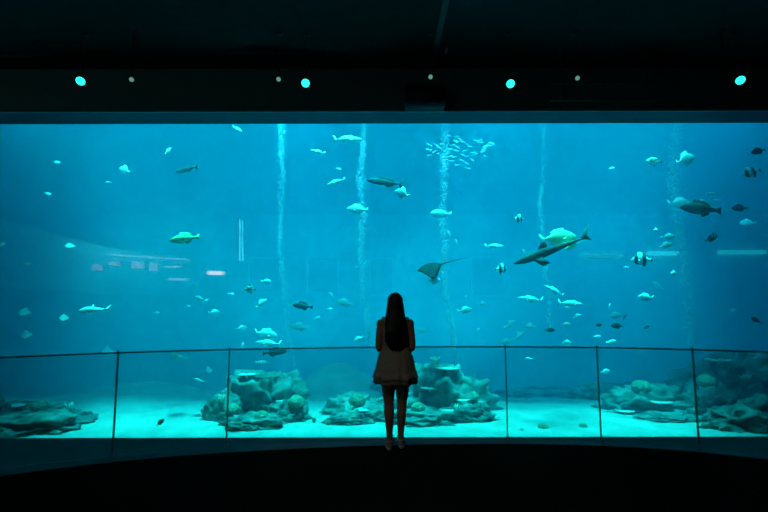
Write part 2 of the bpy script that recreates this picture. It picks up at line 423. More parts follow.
# ------------------------------------------------------------------ bubble plumes
PLUME = mat('bubbles', (.93, .95, .95), None, .35)
def plume(pts, Y, dens, label):
    # pts: (px, py, width px) from the water's top down; thousands of tiny bubbles scattered about the wavering line
    P = [at(a, b, Y) for a, b, c in pts]; R = [c / F * Y * .5 for a, b, c in pts]
    P.insert(0, P[0] + Vector((0, 0, 1.2))); R.insert(0, R[0])
    o = P[-1].copy(); rnd = random.Random(len(label)); vs = []; fs = []
    base = [Vector(v) for v in ((1, 0, 0), (-1, 0, 0), (0, 1, 0), (0, -1, 0), (0, 0, 1), (0, 0, -1))]
    tri = ((0, 2, 4), (2, 1, 4), (1, 3, 4), (3, 0, 4), (2, 0, 5), (1, 2, 5), (3, 1, 5), (0, 3, 5))
    for i in range(len(P) - 1):
        L = (P[i] - P[i + 1]).length
        for k in range(int(L * dens)):
            t = rnd.random(); q = P[i].lerp(P[i + 1], t); r = R[i] + (R[i + 1] - R[i]) * t
            ph = q.z
            thick = .75 + 1.1 * noise.noise(Vector((ph * 1.3, 9, Y + len(label))))
            if rnd.random() > .35 + .65 * thick: continue
            q = q + Vector((.13 * noise.noise(Vector((ph * .6, Y, len(label)))) + .05 * noise.noise(Vector((ph * 2.3, Y, 3))), 0, 0))
            q = q + Vector((rnd.gauss(0, r * .42), rnd.gauss(0, r * .42), rnd.uniform(-.05, .05))) - o
            rb = rnd.uniform(.010, .022); n = len(vs)
            vs += [tuple(q + b * rb) for b in base]; fs += [tuple(n + a for a in f) for f in tri]
    me = bpy.data.meshes.new('bubble_plume'); me.from_pydata(vs, [], fs); me.materials.append(PLUME)
    for p in me.polygons: p.use_smooth = True
    ob = bpy.data.objects.new('bubble_plume', me); COL.objects.link(ob); ob.location = o
    tag(ob, label, 'bubbles', 'plumes of bubbles in the tank', 'stuff')
plume([(283, 126, 9), (281, 190, 9), (281, 215, 7), (283, 262, 6), (286, 310, 8), (291, 340, 5), (294, 366, 3)], 14.6, 230, 'thin pale plume of bubbles, the leftmost of those in the tank')
plume([(363, 126, 10), (362, 180, 11), (361, 250, 10), (362, 300, 8), (366, 322, 8), (369, 347, 4)], 14.2, 360, 'bright plume of bubbles just left of the standing woman')
plume([(445, 126, 12), (444, 180, 11), (444, 250, 9), (446, 300, 7), (451, 330, 7), (455, 364, 4)], 14.2, 360, 'bright plume of bubbles just right of the standing woman')
plume([(544, 126, 11), (542, 200, 8), (543, 250, 7), (548, 300, 6), (549, 330, 4)], 15.5, 200, 'faint plume of bubbles rising behind the long grey shark and its golden companions')
plume([(677, 126, 14), (673, 180, 15), (680, 235, 11), (684, 280, 16), (688, 300, 12), (690, 346, 9)], 14.0, 480, 'wide pale plume of bubbles, the rightmost of those in the tank')

# ------------------------------------------------------------------ fish
def poly_solid(bm, pts, th, plane='xz', off=(0, 0, 0)):
    # thin fin with a thicker middle; pts outline in the plane, th thickness
    o = Vector(off)
    def P(a, b, s):
        return o + (Vector((a, s, b)) if plane == 'xz' else Vector((a, b, s)))
    c = (sum(p[0] for p in pts) / len(pts), sum(p[1] for p in pts) / len(pts))
    edge = [bm.verts.new(P(a, b, 0)) for a, b in pts]
    for s in (1, -1):
        cv = bm.verts.new(P(*c, s * th))
        for i in range(len(edge)): bm.faces.new((edge[i], edge[(i + 1) % len(edge)], cv))
def fish_body(prof, wid, bend=0.0, n=14):
    # prof: list of (x, top, bottom); nose at +.5
    bm = bmesh.new(); rings = []
    for x, t, b in prof:
        h = (t - b) / 2; c = (t + b) / 2; wv = wid * (math.sin(math.pi * min(max((.5 - x) / 1.0, 0.03), .93)) ** .7)
        wv = min(wv, h * 1.0 + .004)
        rings.append([(x, wv * math.cos(2 * math.pi * k / n) + bend * (x * x), c + h * math.sin(2 * math.pi * k / n)) for k in range(n)])
    loft(bm, rings); return bm
PROF = {
 'slender': [(.5, .004, -.004), (.46, .03, -.025), (.38, .06, -.055), (.25, .088, -.08), (.08, .095, -.09), (-.1, .078, -.07), (-.25, .045, -.04), (-.34, .022, -.022), (-.39, .018, -.018)],
 'stout':   [(.5, .005, -.015), (.47, .045, -.05), (.38, .11, -.09), (.22, .155, -.13), (.02, .15, -.14), (-.16, .11, -.10), (-.28, .062, -.058), (-.35, .045, -.042), (-.39, .048, -.045)],
 'round':   [(.5, .005, -.01), (.45, .07, -.06), (.34, .20, -.17), (.16, .31, -.28), (-.04, .32, -.30), (-.20, .24, -.22), (-.30, .11, -.10), (-.35, .06, -.055), (-.39, .06, -.055)],
 'deep':    [(.5, .0, -.02), (.46, .06, -.055), (.36, .14, -.12), (.20, .20, -.18), (.0, .20, -.19), (-.16, .145, -.13), (-.28, .06, -.055), (-.35, .032, -.03), (-.39, .03, -.028)],
}
def build_fish(kind, name, mbody, mfin, parts=True, eye=True):
    e = empty(name)
    bd = link('body', fish_body(PROF[kind], {'slender': .065, 'stout': .105, 'round': .075, 'deep': .075}[kind], .04), mbody, e)
    H = {'slender': 1, 'stout': 1.35, 'round': 2.1, 'deep': 1.5}[kind]
    bm = bmesh.new()
    fk = {'slender': (.16, .045), 'stout': (.10, -.02), 'round': (.13, -.01), 'deep': (.15, .04)}[kind]
    poly_solid(bm, [(-.375, .018), (-.44, fk[0] * .6), (-.52, fk[0]), (-.46 + fk[1] * .2 - (0 if fk[1] > 0 else .06), 0), (-.52, -fk[0]), (-.44, -fk[0] * .6), (-.375, -.018)], .008, off=(0, .006, 0))
    link('tail_fin', bm, mfin, bd)
    if parts:
        T = {'slender': .095, 'stout': .155, 'round': .32, 'deep': .20}[kind]; e_ = {'slender': .05, 'stout': .07, 'round': .12, 'deep': .07}[kind]
        bm = bmesh.new()
        poly_solid(bm, [(.22, T * .75), (.15, T + e_), (.04, T + e_ * .9), (-.12, T * .8 + e_ * .9), (-.26, T * .45 + e_ * .7), (-.24, T * .35), (-.02, T * .7)], .006); link('dorsal_fin', bm, mfin, bd)
        bm = bmesh.new()
        poly_solid(bm, [(.02, -T * .7), (-.08, -T * .85 - e_), (-.22, -T * .5 - e_ * .8), (-.25, -T * .35), (-.1, -T * .6)], .006); link('anal_fin', bm, mfin, bd)
        for s in (1, -1):
            bm = bmesh.new(); poly_solid(bm, [(.22, 0), (.16, -.03), (.07, -.075), (.10, -.005)], .005)
            for v in bm.verts: v.co.y += s * (.062 * min(H, 1.35) + .3 * max(0, -(v.co.z)))
            link('pectoral_fin', bm, mfin, bd)
    if eye:
      for s in (1, -1):
        bm = bmesh.new(); ell(bm, (.40, s * .040 * (1.25 if kind == 'stout' else 1), .022 * H), (.013, .008, .013), 1)
        link('eye', bm, M['eyed'], bd)
    return e
def build_shark(mt='pale', thick=1.0):
    e = empty('shark')
    pr = [(.5, .006, -.004), (.46, .025, -.02), (.38, .045, -.045), (.26, .062, -.06), (.1, .065, -.062), (-.06, .05, -.045), (-.2, .03, -.028), (-.32, .016, -.014), (-.40, .012, -.01)]
    pr = [(x, t * thick, b * thick) for x, t, b in pr]
    bd = link('body', fish_body(pr, .06 * thick, .05), M[mt], e)
    bm = bmesh.new(); poly_solid(bm, [(-.37, .01), (-.46, .08), (-.56, .16), (-.47, .02), (-.50, -.06), (-.43, -.02), (-.37, -.01)], .006, off=(0, .008, 0)); link('tail_fin', bm, M[mt], bd)
    bm = bmesh.new(); poly_solid(bm, [(.16, .055), (.06, .165), (.02, .17), (.03, .05)], .007); link('dorsal_fin', bm, M[mt], bd)
    for s in (1, -1):
        bm = bmesh.new(); poly_solid(bm, [(.26, -.03), (.15, -.15), (.10, -.155), (.15, -.03)], .006, 'xz', (0, s * .04, 0))
        for v in bm.verts: v.co.y += s * .5 * max(0, -v.co.z - .03)
        link('pectoral_fin', bm, M[mt], bd)
    for s in (1, -1):
        bm = bmesh.new(); ell(bm, (.42, s * .03, .008), (.007, .004, .007), 1); link('eye', bm, M['eyed'], bd)
    return e
def build_ray(mb, flap=.10, pointed=1.0, name='stingray', tail=.55):
    e = empty(name); bm = bmesh.new()
    nu, nv = 16, 10
    def P(u, v, s):   # u along span -1..1, v front(0)..back(1)
        a = abs(u)
        front = .28 - .30 * a ** 1.1 * pointed - .02 * a; back = -.26 + .20 * a ** 1.3
        if front < back: front = back = (front + back) / 2
        x = front + (back - front) * v
        th = .055 * (1 - a) ** 1.2 * math.sin(math.pi * min(max(v, .0), 1)) ** .6 + .035 * math.exp(-(u / .16) ** 2) * math.sin(math.pi * v)
        return (x, u * .42, s * (th + .001) + flap * a ** 1.6)
    for s in (1, -1):
        g = [[bm.verts.new(P(-1 + 2 * i / nu, j / nv, s)) for j in range(nv + 1)] for i in range(nu + 1)]
        for i in range(nu):
            for j in range(nv): bm.faces.new((g[i][j], g[i + 1][j], g[i + 1][j + 1], g[i][j + 1]))
    bmesh.ops.remove_doubles(bm, verts=bm.verts[:], dist=.0022)
    bd = link('body', bm, mb, e)
    bm = bmesh.new(); tube(bm, [(-.20, 0, 0), (-.32, .0, .005), (-.45, .02, .01), (-.25 - tail, .05, .0)], [.016, .010, .007, .003], 8); link('tail', bm, mb, bd)
    for s in (1, -1):
        bm = bmesh.new(); ell(bm, (.17, s * .05, .05), (.014, .012, .012), 1); link('eye', bm, M['eyed'], bd)
    return e
PROTO = {}
def proto(kind):
    if kind in PROTO: return PROTO[kind], True
    b = {
     'jack':    lambda: build_fish('slender', 'silver_fish', M['silver'], M['silver']),
     'white':   lambda: build_fish('slender', 'silver_fish', M['white'], M['white']),
     'grouper': lambda: build_fish('stout', 'grouper', M['grey'], M['dark']),
     'bigdark': lambda: build_fish('slender', 'dark_fish', M['grey'], M['dark']),
     'dark':    lambda: build_fish('deep', 'dark_fish', M['dark'], M['dark']),
     'band':    lambda: build_fish('round', 'banded_fish', M['band'], M['band']),
     'butter':  lambda: build_fish('round', 'butterflyfish', M['white'], M['white']),
     'spot':    lambda: build_fish('round', 'spotted_fish', M['spot'], M['dark']),
     'deep':    lambda: build_fish('deep', 'reef_fish', M['pale'], M['pale']),
     'deepw':   lambda: build_fish('deep', 'reef_fish', M['white'], M['white']),
     'green':   lambda: build_fish('stout', 'olive_fish', M['green'], M['green']),
     'yellow':  lambda: build_fish('deep', 'golden_fish', M['yellow'], M['yellow']),
     'ray':     lambda: build_ray(M['pale']),
     'rayw':    lambda: build_ray(M['pale'], .06, .9),
     'rayd':    lambda: build_ray(M['dark'], -.24, .9, 'eagle_ray', .55),
     'rayg':    lambda: build_ray(M['yellow'], .08, 1.0, 'stingray', .6),
     'shark':   lambda: build_shark('silver', 1.7), 'sharkg': lambda: build_shark('grey', .95),
     'tiny':    lambda: build_fish('slender', 'schooling_fish', M['white'], M['white'], parts=False, eye=False),
     'small':   lambda: build_fish('deep', 'small_fish', M['white'], M['white'], parts=False, eye=False),
     'smalld':  lambda: build_fish('deep', 'small_fish', M['dark'], M['dark'], parts=False, eye=False),
    }[kind]()
    PROTO[kind] = b
    return b, False
def kids(o): return [c for c in ALLKIDS.get(o.name, ())]
ALLKIDS = {}
def scan():
    ALLKIDS.clear()
    for o in bpy.data.objects:
        if o.parent is not None: ALLKIDS.setdefault(o.parent.name, []).append(o)
def copy_tree(o, parent=None):
    c = o.copy(); COL.objects.link(c)
    if parent is not None: c.parent = parent
    for ch in kids(o): copy_tree(ch, c)
    return c
def fish(kind, px, py, L, Y, head, label, tilt=0, yaw=0, roll=0, cat='fish', group=None):
    # head: 'R' swims to the right, 'L' to the left; tilt raises the nose; yaw turns it away from the camera
    b, used = proto(kind)
    if used:
        scan(); b = copy_tree(b)
    size = L / F * Y / max(.35, math.cos(math.radians(yaw))) / 1.02
    b.location = at(px, py, Y); b.scale = (size,) * 3
    z = math.radians(yaw) if head == 'R' else math.pi - math.radians(yaw)
    m = Matrix.Rotation(z, 3, 'Z') @ Matrix.Rotation(-math.radians(tilt), 3, 'Y') @ Matrix.Rotation(math.radians(roll), 3, 'X')
    b.rotation_euler = m.to_euler()
    tag(b, label, cat, group)
    return b
# upper left
fish('butter', 124.5, 169.5, 12, 13, 'L', 'pale striped butterflyfish at the upper left, above a small white fish', 20)
fish('small', 108.5, 182, 7, 13, 'L', 'small bright white fish just below the pale butterflyfish at the upper left', 0)
fish('small', 57, 161.5, 8, 17, 'R', 'faint small pale fish near the top left corner of the tank', -5)
fish('small', 48, 193, 8, 17, 'R', 'faint small fish at the left, below the one in the top left corner', -15)
fish('deepw', 168.5, 150.5, 9, 13, 'R', 'small white fish tilted up, above the dark curved fish', 50)
fish('bigdark', 187, 169, 28, 13, 'L', 'dark curved fish with white fin tips high at the left', -8, 18)
fish('white', 237.5, 128.5, 12, 13, 'R', 'white fish right under the top edge, left of the leftmost plume', -28)
fish('green', 184.5, 238.5, 32, 12.5, 'L', 'stout olive green fish with pale belly left of centre', -6, 10)
# between plume one and two
fish('white', 318, 151.5, 16, 12.5, 'L', 'white fish with forked tail between the two left plumes, below the long-tailed one', 14)
fish('white', 348, 139.3, 30, 12.5, 'R', 'long white fish with a wide forked tail beside the second plume', 0)
fish('jack', 336.5, 181.8, 20, 12.5, 'L', 'white fish with forked tail slanting up, left of the second plume', -17)
fish('small', 339, 169, 6, 13, 'R', 'tiny white fish just above the slanting forked-tail fish', -10)
fish('bigdark', 385, 182.5, 38, 12.6, 'L', 'long dark grey fish just right of the second plume', 7)
fish('butter', 402, 193.5, 15, 12.2, 'L', 'white butterflyfish touching the tail of the long dark grey fish', 25, 15)
fish('deepw', 357.5, 209.5, 22, 12.8, 'L', 'bright pale fish crossing the second plume above the woman', 3)
# centre
fish('rayd', 430, 267.5, 48, 12.8, 'L', 'dark eagle ray curving down, right above the woman', -14, 12, -4, 'ray')
fish('butter', 434.5, 280.5, 12, 12.4, 'R', 'pale butterflyfish just below the dark eagle ray', 5)
fish('small', 441, 214, 22, 13.1, 'L', 'pale fish crossing the third plume, high above the eagle ray', 2)
fish('band', 519, 219, 11, 12.5, 'R', 'small black and white banded fish right of the third plume, upper one', 0, 15)
fish('band', 501.5, 269.3, 13, 12.4, 'R', 'black and white banded fish left of the long grey shark snout', 0, 20)
fish('white', 494.5, 246.5, 20, 13.4, 'R', 'slim pale fish above the banded fish right of the third plume', 0)
fish('small', 456.5, 242, 6, 14, 'L', 'tiny pale fish just right of the third plume', 60)
fish('small', 524, 252, 6, 14, 'L', 'tiny pale fish above the long grey shark', 70)
fish('small', 449, 233, 7, 14.5, 'L', 'tiny faint fish against the third plume', 60)
# the long grey shark group
fish('sharkg', 551.5, 250.5, 80, 12.2, 'L', 'long grey shark nosing down to the left in front of golden companions', -20, 8, 3, 'shark')
fish('yellow', 558.5, 238.5, 38, 12.7, 'R', 'big pale golden fish swimming just above the long grey shark', 4)
fish('rayg', 571, 247.5, 26, 12.6, 'L', 'golden ray half hidden behind the rear body of the long grey shark', -26, 5, 16, 'ray')
fish('deep', 547, 249, 8, 12.9, 'R', 'tiny bright fish between the long grey shark and the pale golden fish', 20)
fish('deepw', 656 + 0, 231, 9, 12.8, 'R', 'small round pale fish right of the golden group, alone', 0, 40)
# upper right
fish('spot', 653.8, 162, 13, 12.4, 'L', 'dark roundish fish with white flank high at the right', 12, 25)
fish('butter', 686.5, 160, 20, 12.4, 'R', 'big white butterflyfish with spread fins in the upper right', 20, 0)
fish('dark', 758.5, 152, 16, 12.4, 'L', 'dark fish at the right edge, the topmost there', -14)
fish('band', 751.5, 173.5, 15, 12.6, 'L', 'pale banded fish below the dark one at the right edge', -15, 20)
fish('small', 612, 169, 7, 12.5, 'R', 'tiny white fish alone in the blue, left of the two upper right fish', 8)
fish('grouper', 700, 209.5, 42, 12.3, 'L', 'long dark brown fish crossing the upper right, the biggest one there', 6)
fish('white', 712, 194.5, 14, 13, 'R', 'thin pale fish just above the long dark brown fish, upper of three', 0)
fish('white', 716, 201, 13, 13, 'R', 'thin pale fish just above the long dark brown fish, lowest of three', 4)
fish('white', 703, 201.5, 12, 13.3, 'L', 'thin pale fish just above the long dark brown fish, left one of three', 3)
fish('deepw', 680, 204, 26, 13.6, 'R', 'pale blurry fish crossing the wide right plume', -3)
fish('dark', 740, 209, 17, 14, 'L', 'dark bluish fish right of the long dark brown fish', 0)
fish('dark', 711.5, 239, 15, 12.5, 'R', 'dark fish with white bars right of the wide plume', 22)
fish('band', 714, 236, 9, 12.3, 'R', 'small banded fish overlapping a dark fish right of the wide plume', 10, 25)
fish('deep', 668.5, 237.5, 15, 13.4, 'R', 'upper of two pale fish left of the wide right plume', 8)
fish('deep', 666, 246, 14, 13.6, 'R', 'lower of two pale fish left of the wide right plume', 18)
fish('band', 641.5, 260.5, 17, 12.2, 'L', 'black and white banded fish between the golden group and wide plume', 0, 25)
fish('small', 626.5, 268, 6, 12.2, 'L', 'tiny white fish just left of the banded fish in the right half', 0)
fish('deepw', 673.5, 274, 11, 12.6, 'R', 'squarish bright pale fish at the left side of the wide plume', 0, 35)
fish('deep', 748, 224, 18, 17, 'L', 'faint fish deep in the haze near the right edge', 0)
# lower right
fish('deepw', 645.5, 298, 17, 12.3, 'L', 'bright pale fish with tail to the right, above the far right rail panel', 0)
fish('small', 658, 287, 12, 16, 'L', 'faint fish above and right of the bright pale fish', 40)
fish('white', 554, 291, 22, 12.6, 'L', 'bright slim fish diving to the right below the golden group', 28)
fish('jack', 530, 299.5, 26, 13.4, 'L', 'long pale fish left of the bright diving fish', 6)
fish('jack', 571, 304, 26, 13, 'R', 'long pale fish right of and below the bright diving fish', -4)
fish('small', 568, 308.5, 8, 12.8, 'L', 'tiny pale fish right beneath a long pale one right of centre', 0)
fish('deepw', 577, 317, 10, 12.6, 'R', 'small bright fish tilted up, below two long pale fish', 22)
fish('deep', 566, 325, 10, 14, 'R', 'small blurred pale fish below the tilted bright one', 0)
fish('smalld', 599.5, 325.5, 8, 12.8, 'L', 'small dark blue fish, left one of a pair above the rail', 0)
fish('dark', 617, 326.5, 13, 12.6, 'L', 'small dark brown fish, right one of a pair above the rail', 5)
fish('small', 609.5, 306.5, 5, 12.3, 'R', 'tiny white fish above the pair of dark fish', 70)
fish('deep', 615, 316, 14, 15, 'R', 'faint fish hanging just above the pair of dark fish', 10)
fish('smalld', 624.5, 318, 7, 15, 'R', 'faint dark fish up right of the pair of dark fish', 60)
fish('smalld', 549.5, 330.5, 11, 13.2, 'R', 'blurred dark fish in front of the faint plume, above the rail', 0)
fish('deepw', 567.5, 343.5, 12, 13, 'L', 'pale fish just above the rail right of the faint plume', 0)
fish('small', 597, 337, 8, 13, 'R', 'small pale fish above the rail, left one of two', 0)
fish('small', 611.5, 342.5, 11, 12.7, 'R', 'small pale fish above the rail, right one of two', 5)
fish('deep', 531, 326, 11, 15.5, 'L', 'blurred pale fish near the faint plume, above the rail', 0)
fish('small', 528.5, 359, 8, 13.2, 'L', 'small pale fish seen through the rail glass below the faint plume', 0)
fish('deepw', 605.5, 372, 10, 12.6, 'R', 'pale fish seen through glass near the post, above bright sand', 12)
fish('smalld', 646, 328, 8, 16, 'R', 'faint dark fish in the blue right of the dark pair', 20)
fish('deepw', 733, 311.5, 9, 13, 'R', 'small pale fish above the right reef slope', 0)
fish('smalld', 756, 321, 12, 14, 'L', 'blurred dark fish over the right reef near the edge', 30)
fish('small', 756.5, 359, 8, 13.5, 'R', 'small pale fish right of the last post near the right edge', 0)
fish('small', 722, 361, 9, 14, 'L', 'faint small fish seen through the far right glass panel', 12)
fish('deep', 640, 351, 9, 14, 'L', 'faint fish just below the rail left of the last post', 12)
# cloud of blurred pale fish right of her
for k, (x, y, l, tl, lab) in enumerate(((510, 325, 14, 25, 'topmost'), (530, 327, 11, 5, 'the one farthest right'), (519, 336, 14, 30, 'the one in the middle'), (506, 342, 13, -15, 'the lowest'))):
    fish('deep', x, y, l, 14.6 + .3 * k, 'L' if k % 2 else 'R', 'blurred pale fish in a loose group above the rail, ' + lab, tl, 20)
fish('deep', 465, 310.5, 15, 13.4, 'R', 'pale fish with tail to the left, right of the third plume', 8)
fish('deep', 482, 304, 9, 15.5, 'R', 'faint fish up right of the pale fish by the third plume', 0)
fish('small', 466, 297.5, 5, 14, 'R', 'tiny faint fish above the pale fish by the third plume', 80)
fish('small', 478, 330, 5, 14, 'R', 'tiny faint fish above the rail right of the third plume', 60)
fish('deep', 422, 331, 10, 15.5, 'R', 'faint fish right beside the elbow of the standing woman', 0)
fish('deepw', 358.5, 339, 11, 12.8, 'L', 'bright little fish left of the second plume, just above the rail', -28)
fish('deep', 345, 303, 18, 14.6, 'L', 'faint curved fish left of the second plume low in the water', 10)
fish('small', 330, 309, 6, 13.4, 'R', 'tiny pale fish left of the faint curved fish', 0)
fish('small', 317, 318, 7, 14, 'R', 'tiny pale fish between the two left plumes, lower one', 20)
fish('small', 331, 294.5, 7, 13.8, 'L', 'tiny pale fish slanted, at the corner of the far window', 45)
fish('small', 357, 267, 4, 13, 'L', 'tiny bright fish against the second plume', 0)
fish('grouper', 302.5, 306, 21, 12.8, 'L', 'dark fish arched down right of the leftmost plume', 6, 15)
fish('deep', 300, 327, 18, 15.5, 'L', 'faint slender fish below the arched dark fish', 4)
# lower left middle
fish('spot', 250, 289, 12, 12.4, 'L', 'dark fish with white front left of the leftmost plume', 0, 10)
fish('deepw', 261.5, 303, 12, 12.3, 'R', 'bright pale fish tilted up, below the dark white-fronted fish', 38, 20)
fish('small', 266.5, 281.5, 7, 12.2, 'R', 'tiny round white fish right of the dark white-fronted fish', 0, 60)
fish('small', 231.5, 294, 6, 13, 'R', 'tiny pale fish left of the dark white-fronted fish', 0)
fish('deep', 199, 297.5, 8, 13.4, 'L', 'small pale fish left of centre, upper left of its neighbours', 20)
fish('small', 206, 300.5, 6, 13.4, 'R', 'tiny fish beside a small pale one, left of centre', 30)
fish('deepw', 214, 312, 10, 13.8, 'R', 'small round pale fish below the pair left of centre', 0, 30)
fish('small', 188.5, 306, 5, 14.2, 'R', 'tiny faint fish left of the small round pale one', 0)
fish('small', 156, 312.5, 8, 14.6, 'R', 'faint roundish fish right of the big pale shark-like fish', 0)
fish('deepw', 241.5, 328, 10, 14, 'R', 'pale fish above the striped fish group by the rail', 10, 30)
fish('small', 242.5, 345.5, 8, 13, 'R', 'small white upright fish just above the rail, left of the big fish', 75)
fish('deepw', 266, 334, 24, 13, 'R', 'big bright pale fish, upper of two near the leftmost plume foot', -12)
fish('jack', 268, 343, 26, 12.6, 'L', 'big pale striped fish, lower of two near the leftmost plume foot', 4)
fish('grouper', 275, 352, 24, 13.2, 'R', 'dark reddish fish crossing the rail line left of the leftmost plume foot', 5)
fish('white', 262, 362, 14, 13, 'R', 'thin bright fish just under the rail above the left reef', 0)
# left
fish('shark', 94, 309.5, 34, 12.4, 'L', 'pale reef shark with upright tail to the right, at the left', -3, 8, 10, 'shark')
fish('rayw', 24.5, 312, 17, 12.6, 'R', 'pale ray at the far left, upper one of three', -10, 35, 26, 'ray')
fish('rayw', 64, 317.5, 14, 12.8, 'R', 'pale ray left of the reef shark, right one of three', 0, 35, 26, 'ray')
fish('rayw', 26, 334.5, 16, 12.6, 'R', 'pale ray at the far left, lower one of three', 5, 35, 26, 'ray')
fish('rayw', 70, 245.5, 15, 12.4, 'R', 'bright ray alone at the left inside the pale reflected band', 5, 35, 24, 'ray')
fish('rayw', 2, 244, 12, 12.4, 'R', 'bright ray cut off by the left edge of the picture', 0, 15, 25, 'ray')
fish('small', 27, 263.5, 9, 14, 'R', 'faint small fish under the bright rays at the left', 0)
fish('rayw', 108, 351.5, 18, 14.8, 'R', 'pale ray just above the rail by the leftmost post', -5, 35, 24, 'ray')
fish('ray', 177, 357, 28, 12.8, 'L', 'wide pale ray right under the rail between two left posts', 0, 15, 28, 'ray')
fish('rayw', 197.5, 379.5, 15, 12.8, 'L', 'pale ray low beside the second post, above the sand', 5, 35, 24, 'ray')
fish('ray', 209, 370, 12, 15, 'R', 'faint ray just left of the second post', 0, 35, 24, 'ray')
fish('dark', 160, 422, 10, 11.7, 'R', 'small dark fish over bright sand between the two left posts', 40)
# the school under the surface
for k, (x, y) in enumerate(((305,132),(343,136),(203,180),(240,180),(196,203),(232,213),(205,232),(252,192),(268,175),(325,180),(350,163),(375,165),(395,177),(413,188),(345,190),(310,200),(340,208),(385,210),(430,218),(372,232),(398,238),(310,238),(328,242),(368,258),(420,255),(345,283),(392,272),(403,300),(440,158),(460,157),(468,168),(490,185),(505,186),(485,200),(478,213),(490,238),(530,177),(520,170),(360,150),(335,160),(250,225),(270,245),(288,255),(300,215),(318,262),(436,230))):
    fish('tiny', 390 + x / 5.12, 110 + y / 5.12, 4.7 + (k * 37 % 10) * .18, 12.2 + (k * 53 % 17) * .06, 'L' if k % 3 else 'R', 'small silvery fish in the school under the top edge right of centre', (k * 71 % 50) - 25, (k * 29 % 50) - 25, 0, 'fish', 'school of small silvery fish')

# ------------------------------------------------------------------ reef
def boulder(px, Y, wpx, top, label, m='rock', depth=1.0, seed=0, rough=.32, sub=5, par=None):
    base = hill(at(px, 430, Y).x, Y)
    c = at(px, top, Y); h = c.z - base; wx = wpx / F * Y / 2; wy = min(wx * .55, 1.2) * depth
    bm = bmesh.new(); ell(bm, (0, 0, 0), (1, 1, 1), sub)
    for v in bm.verts:
        p = v.co.copy()
        n = noise.fractal(p * 1.5 + Vector((seed * 3.7, seed, 0)), 1.0, 2.0, 4) * rough
        cr = noise.cell(p * 3.2 + Vector((seed, 0, 0))) * .10 + noise.fractal(p * 7 + Vector((seed, 1, 0)), .9, 2.0, 3) * .10
        rid = abs(noise.noise(p * 4 + Vector((0, seed, 5)))) * .22
        k = 1 + n + cr - rid
        z = max(p.z, -.35)
        v.co = Vector((p.x * wx * k, p.y * wy * k, (z * h * k if z > 0 else z * .4)))
    if par is None:
        o = link('reef_rock', bm, M[m]); o.location = (c.x, Y, base); tag(o, label, 'rock'); pass
    else:
        for v in bm.verts: v.co += Vector((c.x, Y, base)) - par.location
        o = link('boulder', bm, M[m], par); o['label'] = label
    return o
def ground(x, Y):
    # z of whatever rock or sand lies below (x, Y)
    best = hill(x, Y)
    for o in ROCKS:
        off = o.location + (o.parent.location if o.parent else Vector())
        ok, loc, n, i = o.ray_cast(Vector((x, Y, 9)) - off, Vector((0, 0, -1)))
        if ok: best = max(best, (loc + off).z)
    return best
ROCKS = []
CUR = None
R_ = lambda *a, **k: ROCKS.append(boulder(*a, par=CUR, **k))
# far hazy reef first
R_(545, 20.2, 100, 388, 'faint far reef mound behind the fifth post', 'rock', seed=2)
R_(625, 16.6, 110, 384, 'faint far reef ridge between the two right posts', 'rock', seed=3)
R_(425, 17.2, 120, 372, 'faint far reef mound behind the standing woman', 'rock', seed=14)
CUR = tag(empty('reef_outcrop', (at(258, 430, 12.6).x, 12.6, hill(at(258, 430, 12.6).x, 12.6))), 'craggy reef outcrop of several rocks right of the second post', 'reef')
R_(262, 13.3, 92, 371, 'tall craggy reef rock right of the second post', 'rock', seed=4)
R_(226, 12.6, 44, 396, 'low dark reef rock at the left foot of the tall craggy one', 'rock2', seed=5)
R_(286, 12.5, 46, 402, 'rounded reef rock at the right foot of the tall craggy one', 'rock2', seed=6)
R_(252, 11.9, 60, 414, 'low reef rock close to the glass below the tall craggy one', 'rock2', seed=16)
CUR = tag(empty('reef_outcrop', (at(405, 430, 12.8).x, 12.8, hill(at(405, 430, 12.8).x, 12.8))), 'wide reef outcrop of piled rocks behind the legs of the woman', 'reef')
R_(360, 13.2, 62, 392, 'reef rock left of the woman at knee height', 'rock', seed=7)
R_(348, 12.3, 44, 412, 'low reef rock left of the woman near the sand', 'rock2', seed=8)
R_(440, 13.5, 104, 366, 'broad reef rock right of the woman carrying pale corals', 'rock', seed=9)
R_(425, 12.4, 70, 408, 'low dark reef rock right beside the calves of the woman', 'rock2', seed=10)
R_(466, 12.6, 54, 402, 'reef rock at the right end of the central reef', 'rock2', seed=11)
R_(375, 12.6, 50, 405, 'reef rock directly behind the legs of the woman', 'rock', seed=17)
CUR = tag(empty('reef_outcrop', (at(650, 430, 13.2).x, 13.2, hill(at(650, 430, 13.2).x, 13.2))), 'long reef outcrop climbing from the fifth post to a sloping wall at the right edge', 'reef')
R_(648, 13.8, 96, 388, 'wide low reef mound left of the last post', 'rock', seed=12)
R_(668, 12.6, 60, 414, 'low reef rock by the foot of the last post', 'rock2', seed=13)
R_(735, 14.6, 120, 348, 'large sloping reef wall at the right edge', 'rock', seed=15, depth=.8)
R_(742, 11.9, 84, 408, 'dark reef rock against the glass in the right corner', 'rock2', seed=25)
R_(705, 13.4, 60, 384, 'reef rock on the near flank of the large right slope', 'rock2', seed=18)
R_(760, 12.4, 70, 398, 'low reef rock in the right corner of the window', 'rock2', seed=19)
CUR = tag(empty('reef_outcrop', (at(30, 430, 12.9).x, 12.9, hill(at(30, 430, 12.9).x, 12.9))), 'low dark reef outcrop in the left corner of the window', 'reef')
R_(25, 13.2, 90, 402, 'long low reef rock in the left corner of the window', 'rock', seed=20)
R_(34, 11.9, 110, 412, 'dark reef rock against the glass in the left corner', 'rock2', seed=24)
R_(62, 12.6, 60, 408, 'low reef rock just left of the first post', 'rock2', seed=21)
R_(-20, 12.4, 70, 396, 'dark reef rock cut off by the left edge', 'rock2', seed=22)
bpy.context.view_layer.update()
